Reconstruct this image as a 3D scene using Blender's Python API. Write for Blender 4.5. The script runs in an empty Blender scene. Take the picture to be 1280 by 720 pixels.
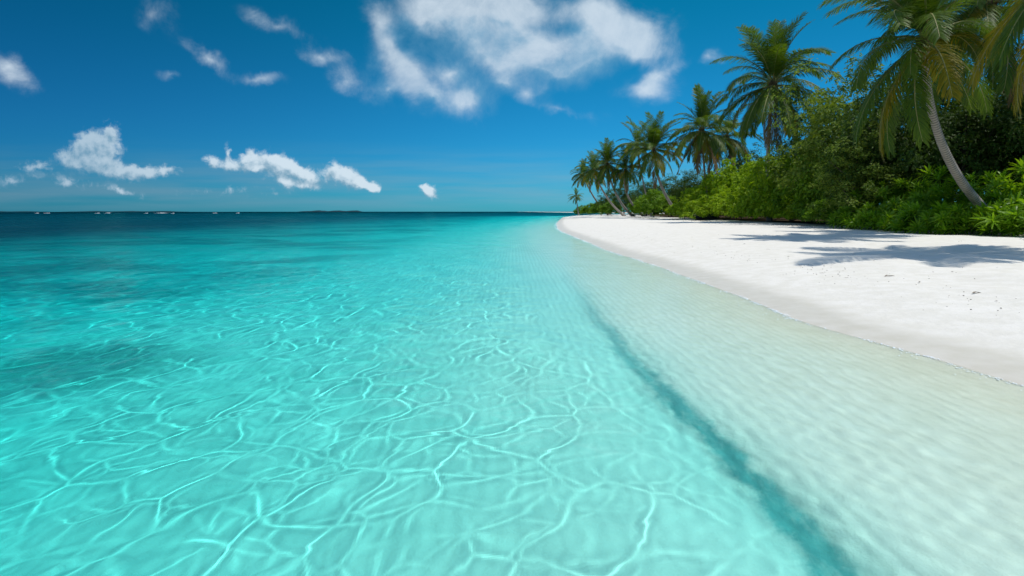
import bpy, math, random
import numpy as np
from mathutils import Vector, Matrix, Euler, noise as mnoise

C = bpy.context.scene.collection
scene = bpy.context.scene
R = math.radians

# ------------------------------------------------------------------ camera
CAM_H = 1.9
cam_d = bpy.data.cameras.new("camera")
cam_d.lens = 20.0; cam_d.sensor_width = 36.0
cam_d.clip_start = 0.05; cam_d.clip_end = 60000
cam = bpy.data.objects.new("camera", cam_d); C.objects.link(cam)
cam.location = (0, 0, CAM_H)
PITCH = math.degrees(math.atan(95.5 / 711.0))
cam.rotation_euler = (R(90 - PITCH), 0, 0)
scene.camera = cam

# ------------------------------------------------------------------ sun and sky
SUN_DIR = Vector((0.33, -0.08, 0.94)).normalized()      # towards the sun
SUN_EL = math.asin(SUN_DIR.z); SUN_AZ = math.atan2(SUN_DIR.x, SUN_DIR.y)
sun_d = bpy.data.lights.new("sun", 'SUN'); sun_d.energy = 3.3; sun_d.angle = R(0.55)
sun_d.color = (1.0, 0.955, 0.90)
sun = bpy.data.objects.new("sun", sun_d); C.objects.link(sun)
sun.rotation_euler = SUN_DIR.to_track_quat('Z', 'Y').to_euler()
sun_d.cycles.is_caustics_light = True
world = bpy.data.worlds.new("World"); scene.world = world; world.use_nodes = True
scene.view_settings.view_transform = 'Standard'
scene.view_settings.look = 'None'
scene.view_settings.exposure = 0.0
scene.view_settings.gamma = 1.0
scene.render.engine = 'CYCLES'
cy = scene.cycles
cy.use_denoising = True
cy.max_bounces = 10; cy.diffuse_bounces = 3; cy.glossy_bounces = 3
cy.transmission_bounces = 6; cy.transparent_max_bounces = 12; cy.volume_bounces = 0
cy.sample_clamp_indirect = 6.0; cy.sample_clamp_direct = 0.0
cy.caustics_refractive = True; cy.caustics_reflective = False
cy.blur_glossy = 0.6
cy.use_light_tree = False

class N:
    """small helper for wiring shader nodes"""
    def __init__(self, nt): self.nt = nt
    def add(self, kind, **kw):
        n = self.nt.nodes.new(kind)
        for k, v in kw.items():
            if k == 'inp':
                for a, b in v.items():
                    s = n.inputs[a]
                    if isinstance(b, bpy.types.NodeSocket): self.nt.links.new(b, s)
                    else: s.default_value = b
            else: setattr(n, k, v)
        return n
    def m(self, op, a, b=None, c=None, clamp=False):
        n = self.nt.nodes.new('ShaderNodeMath'); n.operation = op; n.use_clamp = clamp
        for i, v in enumerate((a, b, c)):
            if v is None: continue
            if isinstance(v, bpy.types.NodeSocket): self.nt.links.new(v, n.inputs[i])
            else: n.inputs[i].default_value = v
        return n.outputs[0]
    def vm(self, op, a, b=None, scale=None):
        n = self.nt.nodes.new('ShaderNodeVectorMath'); n.operation = op
        for i, v in enumerate((a, b)):
            if v is None: continue
            if isinstance(v, bpy.types.NodeSocket): self.nt.links.new(v, n.inputs[i])
            else: n.inputs[i].default_value = v
        if scale is not None:
            if isinstance(scale, bpy.types.NodeSocket): self.nt.links.new(scale, n.inputs['Scale'])
            else: n.inputs['Scale'].default_value = scale
        return n.outputs['Value'] if op in ('DOT_PRODUCT', 'LENGTH', 'DISTANCE') else n.outputs[0]
    def mix(self, f, a, b, kind='RGBA', blend='MIX'):
        n = self.nt.nodes.new('ShaderNodeMix'); n.data_type = kind
        if kind == 'RGBA': n.blend_type = blend
        idx = {'RGBA': (0, 6, 7, 2), 'FLOAT': (0, 2, 3, 0)}[kind]
        for i, v in zip(idx[:3], (f, a, b)):
            if isinstance(v, bpy.types.NodeSocket): self.nt.links.new(v, n.inputs[i])
            else:
                if kind == 'RGBA' and i != 0 and len(v) == 3: v = (*v, 1)
                n.inputs[i].default_value = v
        return n.outputs[idx[3]]
    def ss(self, v, lo, hi, a=0.0, b=1.0):
        n = self.nt.nodes.new('ShaderNodeMapRange'); n.interpolation_type = 'SMOOTHSTEP'
        self.nt.links.new(v, n.inputs[0])
        for i, q in zip((1, 2, 3, 4), (lo, hi, a, b)):
            if isinstance(q, bpy.types.NodeSocket): self.nt.links.new(q, n.inputs[i])
            else: n.inputs[i].default_value = q
        return n.outputs[0]
    def noise(self, vec, scale, detail=4.0, rough=0.5, dist=0.0, dims='3D', col=False):
        n = self.nt.nodes.new('ShaderNodeTexNoise'); n.noise_dimensions = dims
        if vec is not None: self.nt.links.new(vec, n.inputs['Vector'])
        n.inputs['Scale'].default_value = scale; n.inputs['Detail'].default_value = detail
        n.inputs['Roughness'].default_value = rough; n.inputs['Distortion'].default_value = dist
        return n.outputs[1] if col else n.outputs[0]
    def link(self, a, b): self.nt.links.new(a, b)

def new_mat(name):
    m = bpy.data.materials.new(name); m.use_nodes = True
    m.node_tree.nodes.clear()
    k = N(m.node_tree)
    out = k.add('ShaderNodeOutputMaterial')
    return m, k, out
SIG = (1.55, .160, .140)     # absorption of the sea water per metre, red green blue
USE_BUMP = True
# ------------------------------------------------------------------ terrain profile
SH_Y = [-60, 0, 6.5, 10, 18, 28, 52, 80, 110, 150, 190, 215, 235, 250, 262, 275]
SH_X = [7.5, 6.1, 5.85, 5.25, 5.35, 4.9, 4.9, 6.4, 9.0, 13.0, 17.0, 20.5, 26.0, 38.0, 62.0, 120.0]
DEEP_S = [-9000, -900, -300, -120, -75, -55, -48, -35, -24, -15, -10, -7.5]
DEEP_Z = [-40, -22, -18, -15, -13, -11, -9.0, -5.4, -3.5, -1.9, -1.15, -.86]
LAND_S = [-1.0, -0.2, 0.0, 0.7, 2.2, 4.5, 8, 20, 40, 9000]
LAND_Z = [-.085, -.032, 0.0, 0.07, 0.26, 0.45, 0.6, 0.72, 1.0, 1.0]
PR_S = DEEP_S + [-5.6, -4.80, -4.50, -4.35, -4.20, -4.05, -3.90, -3.5] + LAND_S
PR_Z = DEEP_Z + [-.60, -.54, -.55, -.56, -.50, -.40, -.31, -.21] + LAND_Z
PF_S = DEEP_S + [-5.6, -4.4, -3.2] + LAND_S
PF_Z = DEEP_Z + [-.54, -.36, -.20] + LAND_Z
def smooth_interp(x, xs, ys):
    # monotone cubic (pchip)
    xs = np.array(xs, float); ys = np.array(ys, float)
    h = np.diff(xs); d = np.diff(ys) / h
    m = np.zeros(len(xs)); m[0] = d[0]; m[-1] = d[-1]
    for i in range(1, len(xs) - 1):
        if d[i-1] * d[i] > 0:
            w1 = 2*h[i] + h[i-1]; w2 = h[i] + 2*h[i-1]
            m[i] = (w1 + w2) / (w1 / d[i-1] + w2 / d[i])
    x = np.clip(x, xs[0], xs[-1])
    i = np.clip(np.searchsorted(xs, x) - 1, 0, len(xs) - 2)
    t = (x - xs[i]) / h[i]
    return ((2*t**3 - 3*t**2 + 1)*ys[i] + (t**3 - 2*t**2 + t)*h[i]*m[i]
            + (-2*t**3 + 3*t**2)*ys[i+1] + (t**3 - t**2)*h[i]*m[i+1])
def shore_x(y):
    return smooth_interp(y, SH_Y, SH_X) + 0.06*np.sin(y*0.55+1.0)*np.exp(-np.abs(y-12)/30) + 0.02*np.sin(y*1.7)
def ground_z(x, y):
    s = x - shore_x(y)
    lip = smooth_interp(y, [-60, 0, 3, 7, 10, 17, 37, 60, 400], [2.0, 1.98, 1.90, 1.64, 1.56, 1.66, 2.5, 3.2, 60])
    sw = s + (shore_x(y) - 4.18 - lip)*np.exp(-((s+4.1)/1.5)**2)*(y < 80) + .05*np.sin(y*1.3) + .03*np.sin(y*3.1+1) + .02*np.sin(y*6.7+x*2)
    far = np.clip((y - 4.5) / 16, 0, 1)**.8                       # the lip in the bed softens with distance
    z = smooth_interp(sw, PR_S, PR_Z)*(1-far) + smooth_interp(s, PF_S, PF_Z)*far
    z = np.where(s > -1, smooth_interp(s, PF_S, PF_Z), z)
    z = z + 0.03*np.sin(x*0.45 + 0.3*y)*np.clip((s-3)/6, 0, 1)*np.sin(y*0.31+1.2)
    # broad unevenness of the sea bed
    z = z + np.clip((-s-5)/6, 0, 1)*(0.10*np.sin(x*0.55+y*0.21)*np.sin(y*0.33-x*0.12+.5))
    return z
def graded(lo, hi, fine, grow, start=0.0, maxstep=1e9):
    """coordinates with a fine step near start, growing outwards"""
    out = [start]; st = fine
    while out[-1] < hi:
        st = min(max(fine, grow*abs(out[-1]-start)), maxstep); out.append(out[-1]+st)
    neg = []; p = start
    while p > lo:
        st = min(max(fine, grow*abs(p-start)), maxstep); p -= st; neg.append(p)
    return np.array(neg[::-1] + out)
def quad_mesh(name, co, polys, smooth=True):
    co = np.ascontiguousarray(co, np.float32); polys = np.ascontiguousarray(polys, np.int32)
    me = bpy.data.meshes.new(name)
    me.vertices.add(len(co)); me.vertices.foreach_set('co', co.ravel())
    me.loops.add(polys.size); me.loops.foreach_set('vertex_index', polys.ravel())
    me.polygons.add(len(polys))
    me.polygons.foreach_set('loop_start', np.arange(0, polys.size, polys.shape[1], dtype=np.int32))
    me.polygons.foreach_set('use_smooth', np.full(len(polys), smooth))
    me.update(calc_edges=True)
    return me
def grid_quads(ny, nx):
    idx = np.arange(nx*ny).reshape(ny, nx)
    return idx, np.stack([idx[:-1, :-1], idx[:-1, 1:], idx[1:, 1:], idx[1:, :-1]], -1).reshape(-1, 4)
def grid_mesh(name, X, Y, Z):
    ny, nx = X.shape
    return quad_mesh(name, np.stack([X, Y, Z], -1).reshape(-1, 3), grid_quads(ny, nx)[1])
def closed_grid_mesh(name, X, Y, Z, depth):
    """the grid as the lid of a closed body that goes down to depth"""
    ny, nx = X.shape
    idx, q = grid_quads(ny, nx)
    co = np.stack([X, Y, Z], -1).reshape(-1, 3)
    top = np.concatenate([idx[0, :], idx[1:, -1], idx[-1, :-1][::-1], idx[1:-1, 0][::-1]])
    low = co[top].copy(); low[:, 2] = depth
    m = len(top); n0 = len(co); i = np.arange(m); j = (i+1) % m
    F = np.stack([top[i], n0+i, n0+j, top[j]], -1)
    c = [0, nx-1, nx-1+ny-1, nx-1+ny-1+nx-1]
    F = np.concatenate([q, F, [[n0+c[0], n0+c[3], n0+c[2], n0+c[1]]]])
    return quad_mesh(name, np.concatenate([co, low]), F)
def link(name, me, mat, parent=None, **props):
    o = bpy.data.objects.new(name, me); C.objects.link(o)
    if mat is not None: me.materials.append(mat)
    if parent is not None: o.parent = parent
    for k, v in props.items(): o[k] = v
    return o

# ------------------------------------------------------------------ wave field
rng = np.random.RandomState(7)
def make_waves():
    W = []
    for lam, amp, n, spread in ((3.0, .0050, 4, .5), (1.5, .0022, 6, .7), (.84, .0011, 8, .9), (.54, .0006, 12, 1.1), (.37, .0002, 10, 1.4)):
        for _ in range(n):
            l = lam*rng.uniform(.8, 1.25); th = math.pi + .25 + rng.normal()*spread*.6
            W.append((2*math.pi/l*math.cos(th), 2*math.pi/l*math.sin(th), amp*rng.uniform(.6, 1.3), rng.uniform(0, 6.28), l))
    return W
WAVES = make_waves()
def water_z(X, Y, step):
    """wave height; step = local grid spacing, waves finer than it are left to the shader's bump"""
    s = X - shore_x(Y)
    Z = np.zeros_like(X)
    wx = X + .18*np.sin(.7*Y+.4*X) + .10*np.sin(1.9*X+.6*Y); wy = Y + .2*np.sin(.8*X-.3*Y) + .12*np.sin(1.3*Y+.5*X)
    calm = 0.10 + 0.90*np.clip((-s-3.9)/1.6, 0, 1)              # calmer on the shallow sand shelf
    for kx, ky, a, ph, l in WAVES:
        lod = np.clip(l/(3.2*step) - 1, 0, 1)
        gate = calm if l > .5 else np.maximum(calm, .35*np.clip(-s/1.5, 0, 1))
        Z += a*lod*gate*np.sin(kx*wx + ky*wy + ph)
    # crests pinch into a net of narrow ridges; the cells between them stay flat
    ridge = np.zeros_like(X)
    cx = X*.5 + wx*.5 + .07*np.sin(4.1*Y+1.7*X) + .03*np.sin(6.3*X-2.2*Y+1) + .025*np.sin(9.1*Y+5.2*X); cyy = Y*.5 + wy*.5 + .08*np.sin(3.7*X+1.1*Y+2) + .03*np.sin(7.1*Y-3*X) + .025*np.sin(8.3*X+2)
    for cell, hh, sd, ang, stretch in ((.52, .0025, 31, .30, 1.35), (.90, .0015, 32, .50, 1.3), (.34, .0014, 33, 0.1, 1.25)):
        rr = np.random.RandomState(sd); T1 = rr.rand(128, 128); T2 = rr.rand(128, 128); T3 = rr.rand(128, 128)
        ca, sa = math.cos(ang), math.sin(ang)
        a = (ca*cx - sa*cyy)/cell; b = (sa*cx + ca*cyy)/(cell*stretch)
        ia = np.floor(a).astype(int); ib = np.floor(b).astype(int)
        f1 = np.full_like(X, 9.0); f2 = np.full_like(X, 9.0); id1 = np.zeros_like(X)
        for da in (-1, 0, 1):
            for db in (-1, 0, 1):
                qa = (ia+da) % 128; qb = (ib+db) % 128
                d = np.hypot(ia+da+.1+.8*T1[qa, qb]-a, ib+db+.1+.8*T2[qa, qb]-b)
                near = d < f1; f2 = np.where(near, f1, np.minimum(f2, d)); f1 = np.where(near, d, f1)
        dst = (f2-f1)*cell*.55
        M = np.zeros_like(X)
        for _ in range(6):
            l = cell*rr.uniform(2, 5); th = rr.uniform(0, 6.28); M += np.sin(2*math.pi/l*(math.cos(th)*X+math.sin(th)*Y)+rr.uniform(0, 6.28))
        w = np.maximum(.038, 1.5*step)
        amp = hh*np.clip(.72+.20*M, .36, 1.0)*(w/.038)**1.2*np.clip(cell/(5*w), 0, 1)
        r_ = amp*np.exp(-(dst/w)**2)
        ridge = np.maximum(ridge, r_) + .12*np.minimum(ridge, r_)
    Z += calm*ridge*(1+.55*np.clip((s+7.2)/2.2, 0, 1))
    # small chop on the shelf near the edge of the water
    sh = np.clip(1-np.abs(s+2.6)/2.4, 0, 1)
    r2 = np.random.RandomState(3)
    for _ in range(22):
        l = r2.uniform(.10, .42); th = math.pi + r2.normal()*.55
        lod = np.clip(l/(3.0*step) - 1, 0, 1)
        Z += 0.00042*(l/.16)*lod*sh*np.sin(2*math.pi/l*(math.cos(th)*wx+math.sin(th)*wy)+r2.uniform(0, 6.28))
    # low swell fronts running along the shore
    Z -= .0015*np.exp(-((s+4.1)/.20)**2)*np.clip(Y/3, 0, 1)
    Z *= np.clip(-s/0.6, 0.04, 1)
    return Z
# ------------------------------------------------------------------ sky
def pix_dir(px, py):
    """direction from the camera towards a pixel of the 1280x720 photograph"""
    cx = (px-640)/711.1; cyy = (360-py)/711.1; P = R(PITCH)
    return Vector((cx, math.cos(P)+cyy*math.sin(P), -math.sin(P)+cyy*math.cos(P)))
def at(px, py, Y):
    d = pix_dir(px, py); t = Y/d.y
    return Vector((d.x*t, Y, CAM_H+d.z*t))
# cloud masses: azimuth tangent, elevation tangent, half sizes, rotation, weight (given by where they stand in the sky)
def cl(px, py, rx, ry, rot=0, w=1.0):
    d = pix_dir(px, py); return (d.x/d.y, d.z/d.y, rx/711.1, ry/711.1, R(rot), w)
HIGH = [cl(545, 6, 40, 28, 0, .9), cl(590, 35, 52, 42, 0, .95), cl(640, 62, 48, 34, 0, .95), cl(695, 72, 46, 27, 0, 1.0), cl(742, 50, 44, 34, 20, .95),
        cl(792, 30, 44, 30, 0, .9), cl(805, 58, 34, 22, 0, .7), cl(650, 10, 60, 20, 0, .9), cl(745, 5, 40, 20, 0, .6),
        cl(470, 22, 22, 24, 0, .62), cl(487, 58, 26, 32, 0, .8), cl(508, 96, 32, 28, 0, .85), cl(535, 128, 28, 20, 0, .75), cl(484, 120, 26, 14, 0, .55),
        cl(583, 124, 32, 30, 0, .95), cl(556, 92, 20, 14, 0, .6), cl(632, 96, 16, 12, 0, .6), cl(668, 112, 24, 12, 0, .6), cl(828, 88, 30, 13, 25, .75), cl(808, 112, 40, 16, 8, .8),
        cl(256, 68, 30, 11, -22, .62), cl(415, 72, 30, 13, -25, .6), cl(438, 108, 18, 12, 30, .5), cl(10, 88, 34, 15, -18, .7),
        cl(330, 98, 34, 7, -15, .42), cl(200, 18, 26, 18, -30, .40), cl(350, 22, 46, 10, -20, .42), cl(893, 75, 12, 9, 0, .45), cl(700, 138, 50, 9, -20, .40), cl(205, 98, 16, 6, 0, .35)]
CUMULUS = [cl(118, 172, 15, 11, 0, 1.0), cl(140, 166, 9, 13, 0, 1.0), cl(108, 186, 22, 13, 0, 1.0), cl(134, 190, 19, 15, 0, 1.1), cl(88, 202, 18, 12, -20, .8),
           cl(118, 208, 30, 11, -15, .85), cl(150, 215, 28, 9, -12, .8), cl(178, 217, 15, 7, 0, .9), cl(205, 212, 18, 8, 10, .75), cl(150, 238, 24, 6, -15, .6),
           cl(85, 228, 24, 8, -10, .6), cl(42, 210, 20, 9, 0, .72), cl(14, 226, 24, 9, 0, .55),
           cl(265, 201, 9, 8, -20, .95), cl(290, 207, 18, 9, 0, .7), cl(287, 190, 5, 13, 10, .55), cl(314, 201, 15, 10, 0, 1.1), cl(340, 203, 19, 12, 0, 1.2), cl(361, 212, 19, 12, -15, 1.2),
           cl(386, 219, 14, 9, -25, 1.0), cl(352, 228, 16, 7, -15, .8), cl(378, 232, 20, 6, -5, .6),
           cl(417, 215, 13, 12, 0, 1.15), cl(436, 221, 15, 11, -20, 1.15), cl(455, 231, 15, 8, -15, 1.0), cl(468, 236, 8, 6, 0, .8),
           cl(537, 239, 11, 9, -30, 1.0), cl(530, 233, 6, 6, 0, .8),
           cl(300, 240, 110, 9, 0, .22)]
def cloud_group(name, blobs, warp_scale, warp_amt, n_scale, n_amt, edge_lo, edge_hi):
    g = bpy.data.node_groups.new(name, 'ShaderNodeTree')
    g.interface.new_socket('P', in_out='INPUT', socket_type='NodeSocketVector')
    g.interface.new_socket('D', in_out='OUTPUT', socket_type='NodeSocketFloat')
    k = N(g); gi = k.add('NodeGroupInput'); go = k.add('NodeGroupOutput')
    P = gi.outputs[0]
    w = k.noise(P, warp_scale, 5, .55, col=True)
    w = k.vm('SCALE', k.vm('SUBTRACT', w, (.5, .5, .5)), scale=warp_amt)
    Q = k.vm('ADD', P, w)
    tot = None
    for (u, v, rx, ry, rot, wt) in blobs:
        mp = k.add('ShaderNodeMapping', vector_type='TEXTURE', inp={'Location': (u, v, 0), 'Rotation': (0, 0, rot), 'Scale': (rx*1.5, ry*1.5, 1e6)})
        k.link(Q, mp.inputs[0])
        gr = k.add('ShaderNodeTexGradient', gradient_type='QUADRATIC_SPHERE'); k.link(mp.outputs[0], gr.inputs[0])
        a = k.m('MULTIPLY', gr.outputs['Fac'], wt*1.5)
        tot = a if tot is None else k.m('ADD', tot, a)
    tot = k.m('MINIMUM', k.m('MAXIMUM', tot, 0.0), 1.15)
    n = k.noise(P, n_scale, 10, .68, .35)
    d = k.m('ADD', tot, k.m('MULTIPLY', k.m('SUBTRACT', n, .5), n_amt))
    k.link(k.m('MULTIPLY', k.ss(d, edge_lo, edge_hi), k.ss(tot, .02, .22)), go.inputs[0])
    g.interface.new_socket('Raw', in_out='OUTPUT', socket_type='NodeSocketFloat')
    k.link(k.m('ADD', k.m('MULTIPLY', tot, .8), k.m('MULTIPLY', k.m('SUBTRACT', k.noise(P, n_scale*.8, 6, .6, .2), .5), n_amt)), go.inputs[1])
    return g
def build_sky():
    k = N(world.node_tree); bg = world.node_tree.nodes['Background']
    sky = k.add('ShaderNodeTexSky', sky_type='NISHITA', sun_disc=False, sun_elevation=SUN_EL, sun_rotation=SUN_AZ,
                altitude=0, air_density=1.0, dust_density=0.2, ozone_density=5.0)
    tc = k.add('ShaderNodeTexCoord')
    d = k.vm('NORMALIZE', tc.outputs['Generated'])
    sp = k.add('ShaderNodeSeparateXYZ'); k.link(d, sp.inputs[0])
    x, y, z = sp.outputs
    yy = k.m('MAXIMUM', k.m('ABSOLUTE', y), .05)
    u = k.m('DIVIDE', x, yy); v = k.m('DIVIDE', z, yy)
    cb = k.add('ShaderNodeCombineXYZ'); k.link(u, cb.inputs[0]); k.link(v, cb.inputs[1])
    P = cb.outputs[0]
    # the clear tropical sky: deeper and more saturated than the bare model, deepest away from the sun
    hz = k.ss(z, 0.0, .40)
    tint = k.mix(hz, (.07, .50, .80), (.003, .50, .55))
    tint = k.mix(k.ss(z, .40, .75), tint, (.8, 1.05, 1.15))  # overhead, out of view, sky raised to brighten the shadows on the sand
    side = k.ss(x, -.95, .25)
    tint = k.mix(side, (.45, .52, .58), (1, 1, 1), blend='MIX') if False else k.mix(1.0, tint, k.mix(side, (.32, .40, .48), (1, 1, 1)), blend='MULTIPLY')
    base = k.mix(1.0, sky.outputs[0], tint, blend='MULTIPLY')
    skyc = k.mix(1.0, base, (SKY_GAIN,)*3, blend='MULTIPLY')
    # thin veil low over the sea
    vn = k.noise(k.vm('MULTIPLY', P, (1.6, 22, 1)), 2.2, 5, .5)
    veil = k.m('MULTIPLY', k.m('MULTIPLY', k.ss(v, -.01, .025), k.ss(v, .13, .03)), k.ss(vn, .25, .72))
    skyc = k.mix(k.m('MULTIPLY', veil, .60), skyc, k.mix(side, (1.9, 3.5, 4.8), (2.6, 5.6, 7.6)))
    hg = cloud_group('high_cloud', [(a, b, c*1.22, d*1.22, e, f*1.08) for a, b, c, d, e, f in HIGH], 7.0, .11, 10.0, 1.9, -.05, 1.55)
    cg = cloud_group('cumulus', [(a, b, c*1.36, d*1.33, e, f) for a, b, c, d, e, f in CUMULUS], 34.0, .026, 52.0, 2.0, .22, 1.0)
    def inst(g, off):
        n = k.add('ShaderNodeGroup'); n.node_tree = g
        k.link(k.vm('ADD', P, off), n.inputs[0]); return n.outputs
    h0, r0 = inst(hg, (0, 0, 0)); h1, r1 = inst(hg, (.03, .04, 0))
    c0, q0 = inst(cg, (0, 0, 0)); c1, q1 = inst(cg, (.007, .011, 0))
    hs = k.ss(k.m('SUBTRACT', r0, r1), -.55, .45)
    cs = k.ss(k.m('SUBTRACT', q0, q1), -.75, .55)
    hcol = k.mix(hs, (2.6, 5.6, 8.2), (9.4, 10.8, 12.0))
    ccol = k.mix(cs, (1.9, 4.3, 6.2), (9.0, 10.6, 11.8))
    cfar = k.mix(k.ss(x, -.75, -.35), k.mix(.62, ccol, (1.2, 3.6, 5.8)), ccol)
    ahead = k.ss(y, .0, .1)
    # elsewhere in the sky: the same sort of clouds, cover raised as unseen fill light
    sc = k.noise(k.vm('MULTIPLY', d, (1, 1, 2.4)), 2.2, 8, .55)
    other = k.m('MULTIPLY', k.ss(sc, .46, .62), k.m('SUBTRACT', 1.0, ahead))
    other = k.m('MULTIPLY', other, k.ss(z, 0, .1))
    a = k.m('MULTIPLY', k.m('MULTIPLY', h0, .80), ahead)
    skyc = k.mix(a, skyc, hcol)
    skyc = k.mix(k.m('MULTIPLY', k.m('MULTIPLY', c0, .92), ahead), skyc, cfar)
    skyc = k.mix(k.m('MULTIPLY', other, .8), skyc, (8, 9.5, 11))
    k.link(skyc, bg.inputs[0]); bg.inputs[1].default_value = SKY_STRENGTH
SKY_GAIN = 1.9; SKY_STRENGTH = .075
build_sky()

# ------------------------------------------------------------------ the sea
def axis(lo, hi, fine, g1, knee, g2):
    def side(end):
        o = [0.0]
        while o[-1] < end: o.append(o[-1] + max(fine, (g1 if o[-1] < knee else g2)*o[-1]))
        return o
    a = side(-lo); b = side(hi)
    return np.array([-v for v in a[:0:-1]] + b)
gx = axis(-2600, 5.4, .022, .0062, 25, .022)
gy = np.concatenate([np.arange(-6, 1.2, .4), 1.2 + axis(-.001, 14000, .022, .0062, 25, .013)[1:]])
X, Y = np.meshgrid(gx, gy)
X = -2600 + (X+2600)*(shore_x(Y)-.17+2600)/(gx[-1]+2600)       # the sheet ends where the wash runs out on the sand
step = np.maximum(np.gradient(gx)[None, :], np.gradient(gy)[:, None])*np.ones_like(X)
Z = water_z(X, Y, step)
m_w, k, out = new_mat('sea_water')
ref = k.add('ShaderNodeBsdfRefraction', inp={'Color': (1, 1, 1, 1), 'Roughness': 0.0, 'IOR': 1.33})
glo = k.add('ShaderNodeBsdfGlossy', inp={'Color': (1, 1, 1, 1), 'Roughness': 0.04})
geo = k.add('ShaderNodeNewGeometry')
dist = k.vm('LENGTH', geo.outputs['Position'])
pos = geo.outputs['Position']
w1 = k.noise(k.vm('MULTIPLY', pos, (1, .55, 1)), 1.3, 6, .6, .3)
w2 = k.noise(k.vm('MULTIPLY', pos, (1, .45, 1)), .16, 4, .55)
w0 = k.noise(k.vm('MULTIPLY', pos, (1, .7, 1)), 9, 5, .6, .4)
sxn = k.add('ShaderNodeSeparateXYZ'); k.link(pos, sxn.inputs[0])
hgt = k.m('ADD', k.m('MULTIPLY', w1, .16), k.m('MULTIPLY', w2, .42))
hgt = k.m('ADD', k.m('MULTIPLY', hgt, k.ss(dist, 7, 45, .02, 1)), k.m('MULTIPLY', w0, k.ss(sxn.outputs[0], .2, 3.2, .004, .011)))
bmp = k.add('ShaderNodeBump', inp={'Distance': 1.0})
k.link(hgt, bmp.inputs['Height']); bmp.inputs['Strength'].default_value = .9
k.link(bmp.outputs[0], glo.inputs['Normal'])
fr = k.add('ShaderNodeFresnel', inp={'IOR': 1.33}); k.link(bmp.outputs[0], fr.inputs['Normal'])
msh = k.add('ShaderNodeMixShader', inp={0: k.m('MULTIPLY', fr.outputs[0], .50), 1: ref.outputs[0], 2: glo.outputs[0]})
k.link(msh.outputs[0], out.inputs['Surface'])
water = link('water', grid_mesh('water', X, Y, Z), m_w, kind='structure')
water.cycles.is_caustics_caster = True
# the water's own colour: an absorbing body that fills the sea, its lid a hair above the surface
m_v, k, out = new_mat('water_body')
ab = k.add('ShaderNodeVolumeAbsorption')
dens = max(SIG)
ab.inputs['Density'].default_value = dens
ab.inputs['Color'].default_value = (*[1 - s/dens for s in SIG], 1)
k.link(ab.outputs[0], out.inputs['Volume'])
body = link('water_body', closed_grid_mesh('water_body', X[::3, ::3], Y[::3, ::3], Z[::3, ::3]*.9 + .012, -70.0), m_v, parent=water)

# ------------------------------------------------------------------ sand and sea bed
bx_ = graded(-2700, 1600, .07, .018, 4.0); by_ = np.concatenate([np.arange(-8, 1.2, .3), graded(1.2, 13990, .07, .016, 1.2)])
BX, BY = np.meshgrid(bx_, by_)
GZ = ground_z(BX, BY)
S_ = BX - shore_x(BY)
r4 = np.random.RandomState(12)
dry = np.clip((S_-1.6)/3, 0, 1)
for _ in range(26):                                   # wind-blown unevenness of the dry sand
    l = r4.uniform(.5, 3.0); th = r4.uniform(0, math.pi)
    GZ += dry*.0045*l*np.clip(l/(3*np.maximum(.05, .018*np.abs(BY)))-1, 0, 1)*np.sin(2*math.pi/l*(math.cos(th)*BX+math.sin(th)*BY)+r4.uniform(0, 6.3))/1.6
m_s, k, out = new_mat('sand')
geo = k.add('ShaderNodeNewGeometry'); pos = geo.outputs['Position']
sp = k.add('ShaderNodeSeparateXYZ'); k.link(pos, sp.inputs[0])
sx, sy, sz = sp.outputs
n_big = k.noise(pos, .5, 5, .6); n_mid = k.noise(pos, 2.6, 6, .6); n_fine = k.noise(pos, 60, 5, .7); n_grain = k.noise(pos, 420, 2, .6)
drycol = k.mix(k.ss(n_mid, .35, .68), (.75, .715, .62), (.82, .785, .70))
drycol = k.mix(k.m('MULTIPLY', k.ss(n_fine, .45, .75), .35), drycol, (.60, .56, .50))
wetcol = k.mix(k.ss(n_mid, .3, .7), (.62, .58, .47), (.69, .65, .55))
edge = k.m('ADD', sz, k.m('MULTIPLY', k.m('SUBTRACT', n_big, .5), .045))
wet = k.ss(edge, .035, .13, 1, 0)
under = k.ss(sz, -.10, .0, 1, 0)
bed = k.mix(k.ss(n_big, .3, .75), (.80, .77, .68), (.74, .71, .62))
bed = k.mix(k.ss(sz, -.32, -.06), bed, k.mix(k.ss(n_mid, .3, .7), (.72, .67, .58), (.79, .74, .66)))
bed = k.mix(k.ss(sz, -.17, -.03), bed, k.mix(k.ss(n_mid, .3, .7), (.74, .65, .52), (.81, .72, .59)))
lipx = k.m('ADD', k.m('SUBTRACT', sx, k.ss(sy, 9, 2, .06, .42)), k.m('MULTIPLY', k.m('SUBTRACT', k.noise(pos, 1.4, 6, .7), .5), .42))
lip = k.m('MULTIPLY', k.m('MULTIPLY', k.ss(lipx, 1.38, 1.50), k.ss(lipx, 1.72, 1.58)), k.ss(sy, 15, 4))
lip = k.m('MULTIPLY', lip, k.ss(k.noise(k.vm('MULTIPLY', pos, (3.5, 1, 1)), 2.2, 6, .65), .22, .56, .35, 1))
bed = k.mix(k.m('MULTIPLY', lip, .84), bed, (.07, .37, .36))  # teal painted into the bed colour for the dark shade of a wave trough
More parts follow.
